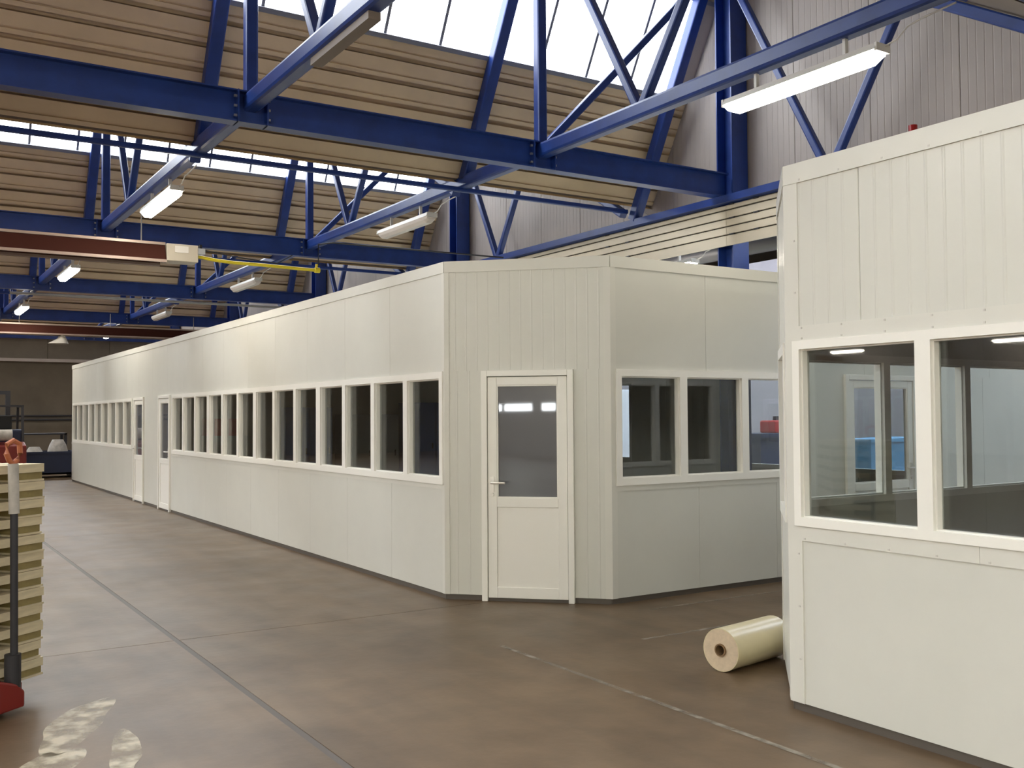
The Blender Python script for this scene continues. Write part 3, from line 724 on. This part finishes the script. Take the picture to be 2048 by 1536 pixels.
# ------------------------------------------------------------------ film roll on the floor
az = R(80); ax = Vector((math.sin(az), math.cos(az), 0)); px_ = Vector((ax.y, -ax.x, 0))
c0 = Vector((4.72, 4.86, 0.142)); RR, rc = 0.141, 0.042
rl = Thing('film_roll', (c0.x, c0.y, 0), 'thick cream roll of film lying on floor at near office corner', 'roll')
def ring(o, r, n=40): return [o+px_*r*math.cos(2*math.pi*k/n)+Vector((0, 0, 1))*r*math.sin(2*math.pi*k/n) for k in range(n)]
e0, e1 = c0, c0+ax*0.62
rl.part('film', MB().loft([ring(e0, RR-0.006), ring(e0, RR), ring(e0+ax*0.004, RR), ring(e1, RR)], caps=False), 'film', smooth=True)
rl.part('end_face', MB().loft([ring(e0, rc), ring(e0-ax*0.001, RR-0.005)], caps=False), 'film_end')
rl.part('end_face', MB().loft([ring(e1, rc), ring(e1+ax*0.001, RR)], caps=False), 'film_end')
rl.part('core', MB().loft([ring(e0-ax*0.012, rc-0.009), ring(e0-ax*0.012, rc), ring(e1+ax*0.01, rc), ring(e1+ax*0.01, rc-0.009), ring(e0-ax*0.012, rc-0.009)], caps=False), 'card', smooth=True)

# ------------------------------------------------------------------ stack of small pallets on a pallet truck
P = Vector((0.876, 6.79, 0)); u51 = Vector((math.sin(R(51)), math.cos(R(51)), 0)); v39 = Vector((-u51.y, u51.x, 0))
rotz = math.atan2(u51.y, u51.x)
WP, DP, HP = 0.62, 0.80, 0.1085
def make_pallet():
    t = Thing('pallet', (0, 0, 0), 'x', 'pallet', 'small pallets in the stack')
    # local x along the front face (0 at right corner, negative to the left), y into depth
    nb = 5; w = 0.13; gap = (DP-nb*w)/(nb-1)
    for k in range(nb): t.part('deck_board', MB().box(-WP, 0, k*(w+gap), k*(w+gap)+w, 0.055, HP-0.003), 'wood')
    for x in (-WP, -0.22):
        for y in (0.012, 0.34, 0.66): t.part('block', MB().box(x+0.004, x+0.216, y, y+0.13, 0.012, 0.055), 'wood2')
    for x in (-WP, -0.22): t.part('base_board', MB().box(x, x+0.22, 0, DP, 0.0, 0.012), 'wood')
    return t.o
ordn = ['topmost', 'second', 'third', 'fourth', 'fifth', 'sixth', 'seventh', 'eighth', 'ninth', 'tenth', 'eleventh']
pal = make_pallet(); zb = 0.125; NPAL = 12
for i in range(NPAL):
    k = NPAL-1-i
    lb = ('topmost pale pallet of the stack at left edge' if k == 0 else
          'lowest pale pallet of the stack, resting on red pallet truck' if k == NPAL-1 else
          '%s pale pallet from top of the stack at left edge' % ordn[k])
    j = random.Random(i); off = u51*j.uniform(-0.012, 0.012)+v39*j.uniform(-0.012, 0.012)
    loc = P+off+Vector((0, 0, zb+i*HP))
    if i == 0: pal.location = loc; pal.rotation_euler.z = rotz; pal['label'] = lb
    else: clone(pal, loc, lb, rotz=rotz+R(j.uniform(-0.8, 0.8)))
# truck: local x along the face (0 at handle), -y towards camera
hd = P-u51*0.365-v39*0.10
pt_ = Thing('pallet_truck', hd, 'red hand pallet truck with tall dark pole under pallet stack', 'pallet truck', rotz=rotz); pt_.loc = Vector((0, 0, 0))
pt_.part('fork', MB().box(-0.23, -0.08, 0.09, 0.95, 0.07, 0.12), 'red'); pt_.part('fork', MB().box(0.08, 0.19, 0.09, 0.95, 0.07, 0.12), 'red')
pt_.part('body', MB().extr([(-0.34, 0.03), (0.05, 0.03), (0.05, 0.12), (0.0, 0.17), (-0.14, 0.22), (-0.34, 0.22)], (0, -0.075, 0), (1, 0, 0), (0, 0, 1), (0, 0.06, 0)), 'red', bevel=0.012)
pt_.part('pump', MB().tube([(0, -0.03, 0.10), (0, -0.03, 0.34)], 0.045, 14), 'dark', smooth=True)
for x in (-0.20, -0.09):
    wcy = MB().tube([(x, 0.03, 0.085), (x+0.055, 0.03, 0.085)], 0.085, 20); pt_.part('wheel', wcy, 'rubber', smooth=True)
for x in (-0.20, 0.11): pt_.part('roller', MB().tube([(x, 0.86, 0.036), (x+0.07, 0.86, 0.036)], 0.036, 14), 'rubber', smooth=True)
pt_.part('pole', MB().tube([(0, -0.04, 0.3), (0, -0.03, 1.15)], 0.022, 12), 'dark', smooth=True)
pt_.part('pole_sleeve', MB().tube([(0, -0.03, 1.15), (0, -0.02, 1.44)], 0.030, 12), 'sack', smooth=True)
gr = MB().tube([(0, -0.02, 1.44), (-0.03, -0.02, 1.46), (-0.05, -0.02, 1.50), (-0.045, -0.02, 1.555), (0, -0.02, 1.575), (0.045, -0.02, 1.555), (0.05, -0.02, 1.50), (0.03, -0.02, 1.46), (0, -0.02, 1.44)], 0.016, 8)
pt_.part('grip', gr, 'orange', smooth=True)
# worn pale patches on the floor in front of it
for (cx, cy, rx, ry, ro, sd, lb) in ((0.95, 6.02, 0.46, 0.17, 1.15, 3, 'large worn cream patch on floor in front of pallet stack'),
                                     (0.72, 5.36, 0.30, 0.13, 1.2, 5, 'worn cream patch on floor at lower left, nearest the camera'),
                                     (1.08, 5.38, 0.36, 0.09, 1.35, 8, 'narrow worn cream streak on floor, farthest right of the patches')):
    tag(blob(cx, cy, rx, ry, ro, sd).build('floor_patch', 'worn_paint'), lb, 'floor patch', 'worn patches by the pallets')

# ------------------------------------------------------------------ far end: forklift, dark crate with sacks
fk = Thing('forklift', (2.8, 30.2, 0), 'dark and red forklift parked at far end of aisle', 'forklift')
X0, X1, YA, YC = 2.25, 3.35, 29.4, 31.4
fk.part('chassis', MB().extr([(0, 0.25), (0.2, 0.15), (1.9, 0.15), (2.0, 0.35), (2.0, 0.75), (1.2, 0.95), (0.9, 0.7), (0.3, 0.72), (0, 0.6)], (X0, YC, 0), (0, -1, 0), (0, 0, 1), (X1-X0, 0, 0)), 'red', bevel=0.03)
fk.part('counterweight', MB().extr([(0.0, 0.3), (0.0, 1.0), (0.45, 1.1), (0.5, 0.3)], (X0+0.02, YA-0.25, 0), (0, 1, 0), (0, 0, 1), (X1-X0-0.04, 0, 0)), 'red', bevel=0.04)
fk.part('engine_cover', MB().box(X0+0.1, X1-0.05, YA+0.3, YA+0.95, 0.95, 1.42), 'navy', bevel=0.05)
fk.part('seat', MB().box(X0+0.3, X1-0.3, YA+0.55, YA+1.05, 1.42, 1.52).box(X0+0.3, X1-0.3, YA+0.5, YA+0.6, 1.42, 1.8), 'rubber', bevel=0.03)
gd = MB()
for x in (X0+0.06, X1-0.06):
    gd.bar((x, YA+0.25, 1.0), (x, YA+0.4, 2.05), 0.06, 0.06).bar((x, YA+1.7, 0.8), (x, YA+1.45, 2.05), 0.06, 0.06)
    gd.bar((x, YA+0.35, 2.05), (x, YA+1.5, 2.05), 0.06, 0.06)
for k in range(6): gd.bar((X0+0.06, YA+0.4+k*0.2, 2.06), (X1-0.06, YA+0.4+k*0.2, 2.06), 0.05, 0.04)
fk.part('overhead_guard', gd, 'dark')
ms = MB()
for x in (X0+0.25, X1-0.25): ms.box(x-0.06, x+0.06, YC+0.02, YC+0.14, 0.08, 2.5)
ms.box(X0+0.25, X1-0.25, YC+0.03, YC+0.12, 2.4, 2.5).box(X0+0.25, X1-0.25, YC+0.03, YC+0.12, 1.2, 1.28)
fk.part('mast', ms, 'dark')
for x in (X0+0.3, X1-0.4): fk.part('fork', MB().box(x, x+0.1, YC+0.16, YC+0.20, 0.05, 0.6).box(x, x+0.1, YC+0.16, YC+1.2, 0.05, 0.09), 'dark')
for x in (X0-0.02, X1-0.18):
    for y, r in ((YA+0.2, 0.25), (YC-0.3, 0.30)):
        fk.part('wheel', MB().tube([(x, y, r), (x+0.2, y, r)], r, 20), 'rubber', smooth=True)
fk.part('fuel_tank', MB().tube([(X0+0.15, YA-0.02, 1.28), (X0+0.75, YA-0.02, 1.28)], 0.15, 14), 'sack', smooth=True)
cr = Thing('crate', (4.15, 31.9, 0), 'dark navy crate on floor beyond end of long office', 'crate')
cr.part('shell', MB().box(3.45, 4.95, 31.3, 31.36, 0.1, 0.74).box(3.45, 4.95, 32.44, 32.5, 0.1, 0.74).box(3.45, 3.51, 31.36, 32.44, 0.1, 0.74).box(4.89, 4.95, 31.36, 32.44, 0.1, 0.74).box(3.45, 4.95, 31.3, 32.5, 0.1, 0.15), 'navy')
cr.part('rim', MB().box(3.41, 4.99, 31.26, 31.32, 0.70, 0.76).box(3.41, 4.99, 32.48, 32.54, 0.70, 0.76).box(3.41, 3.47, 31.32, 32.48, 0.70, 0.76).box(4.93, 4.99, 31.32, 32.48, 0.70, 0.76), 'navy')
for x in (3.5, 4.8): cr.part('runner', MB().box(x, x+0.1, 31.3, 32.5, 0, 0.1), 'dark')
def sack(c, sx, sy, sz, lb, sd):
    rnd = random.Random(sd); rings = []
    for i in range(7):
        t = i/6; q = math.sin(math.pi*(0.08+0.84*t))**0.5
        rings.append([(c[0]+sx*q*math.cos(a*math.pi/6)*(1+0.1*rnd.random()), c[1]+sy*q*math.sin(a*math.pi/6)*(1+0.1*rnd.random()), c[2]+sz*t) for a in range(12)])
    tag(MB().loft(rings).build('sack', 'sack', smooth=True), lb, 'sack', 'sacks in the crate')
sack((3.82, 31.75, 0.15), 0.26, 0.3, 0.74, 'pale sack bulging out of dark crate, the lower one', 2)
sack((4.48, 32.0, 0.15), 0.28, 0.3, 0.94, 'greyish sack behind in dark crate, standing taller', 7)
rk = Thing('storage_rack', (4.35, 34.5, 0), 'dark steel rack behind the navy crate at far end', 'rack')
for x in (3.6, 5.0):
    for y in (34.1, 34.9): rk.part('upright', MB().box(x-0.04, x+0.04, y-0.04, y+0.04, 0, 1.25), 'dark')
for z in (0.6, 1.2): rk.part('shelf', MB().box(3.56, 5.04, 34.06, 34.94, z, z+0.05), 'dark')

M['steelblue'] = mat('blue_cabinet_paint', (0.05, 0.12, 0.30), 0.4); M['grey'] = mat('grey_cabinet_paint', (0.28, 0.29, 0.27), 0.5)
def locker(x0, x1, y0, y1, h, m, lb, n=2):
    t = Thing('cabinet', ((x0+x1)/2, (y0+y1)/2, 0), lb, 'cabinet')
    t.part('carcass', MB().box(x0, x1, y0, y1, 0.02, h), m)
    w = (x1-x0)/n
    for k in range(n):
        d = t.part('door', MB().box(x0+k*w+0.01, x0+(k+1)*w-0.01, y0-0.025, y0, 0.06, h-0.04), m)
        t.part('handle', MB().box(x0+(k+0.85)*w-0.01, x0+(k+0.85)*w+0.01, y0-0.05, y0-0.025, h*0.5, h*0.5+0.12), 'dark', d)
    return t
locker(9.7, 10.9, 19.3, 19.9, 2.0, 'steelblue', 'tall blue cabinet inside long office, seen through its nearest panes')
locker(8.2, 9.4, 19.3, 19.9, 1.75, 'grey', 'grey cabinet inside long office, left of the tall blue one')
locker(6.9, 7.9, 19.3, 19.9, 1.9, 'steelblue', 'narrow blue cabinet inside long office, seen through middle panes')
rb2 = Thing('carton', (5.6, 19.5, 0), 'red carton on grey stand inside long office, seen through far panes', 'carton')
rb2.part('stand', MB().box(5.2, 6.1, 19.2, 19.8, 0, 1.35), 'grey'); rb2.part('box', MB().box(5.35, 5.9, 19.25, 19.7, 1.35, 1.68), 'lens')

# ------------------------------------------------------------------ next hall: things glimpsed through glass and the gap
tag(MB().tube([(11.6, 2, 4.38), (11.6, 30, 4.38)], 0.16, 14).build('duct', 'dark', smooth=True), 'dark round duct seen through gap under beige boards', 'duct')
cb = Thing('cabinet', (15.0, 18.6, 0), 'white cabinet seen through leftmost pane beside corner door', 'cabinet')
cb.part('carcass', MB().box(14.2, 16.0, 18.4, 18.9, 0.05, 2.3), 'white')
for k in range(2):
    d_ = cb.part('door', MB().box(14.22+k*0.9, 15.08+k*0.9, 18.37, 18.4, 0.08, 2.27), 'white')
    cb.part('handle', MB().box(15.0+k*0.1, 15.03+k*0.1, 18.34, 18.37, 1.1, 1.25), 'dark', d_)
cb.part('plinth', MB().box(14.25, 15.95, 18.45, 18.85, 0, 0.05), 'dark')
def bin_(x, y, z, lb):
    t = Thing('storage_bin', (x, y, z), lb, 'bin', 'light blue bins in the next hall')
    t.part('shell', MB().loft([[(x+a*0.45*q, y+b*0.35*q, z+h) for a, b in ((-1, -1), (1, -1), (1, 1), (-1, 1))] for q, h in ((0.9, 0), (1, 0.6))]), 'ltblue')
    t.part('rim', MB().box(x-0.48, x+0.48, y-0.38, y+0.38, z+0.56, z+0.62), 'ltblue')
bin_(15.0, 11.6, 0.0, 'lower light blue bin, left, seen through both offices'); bin_(15.0, 11.6, 0.63, 'upper light blue bin, left, seen through both offices')
bin_(16.1, 11.9, 0.0, 'lower light blue bin, right, seen through both offices'); bin_(16.1, 11.9, 0.63, 'upper light blue bin, right, seen through both offices')
rb = Thing('tool_case', (14.6, 13.4, 1.0), 'orange red case on dark bench seen through third corner pane', 'case')
rb.part('body', MB().box(14.3, 14.9, 13.2, 13.6, 1.34, 1.58), 'lens', bevel=0.03); rb.part('handle', MB().box(14.5, 14.7, 13.36, 13.44, 1.58, 1.66), 'dark')
bn = Thing('workbench', (14.6, 13.4, 0), 'dark bench under the orange red case', 'bench')
bn.part('top', MB().box(13.7, 15.5, 13.0, 13.8, 1.26, 1.34), 'navy'); bn.part('cabinet_body', MB().box(13.8, 15.4, 13.1, 13.7, 0, 1.26), 'navy')
print('objects', len(bpy.data.objects))
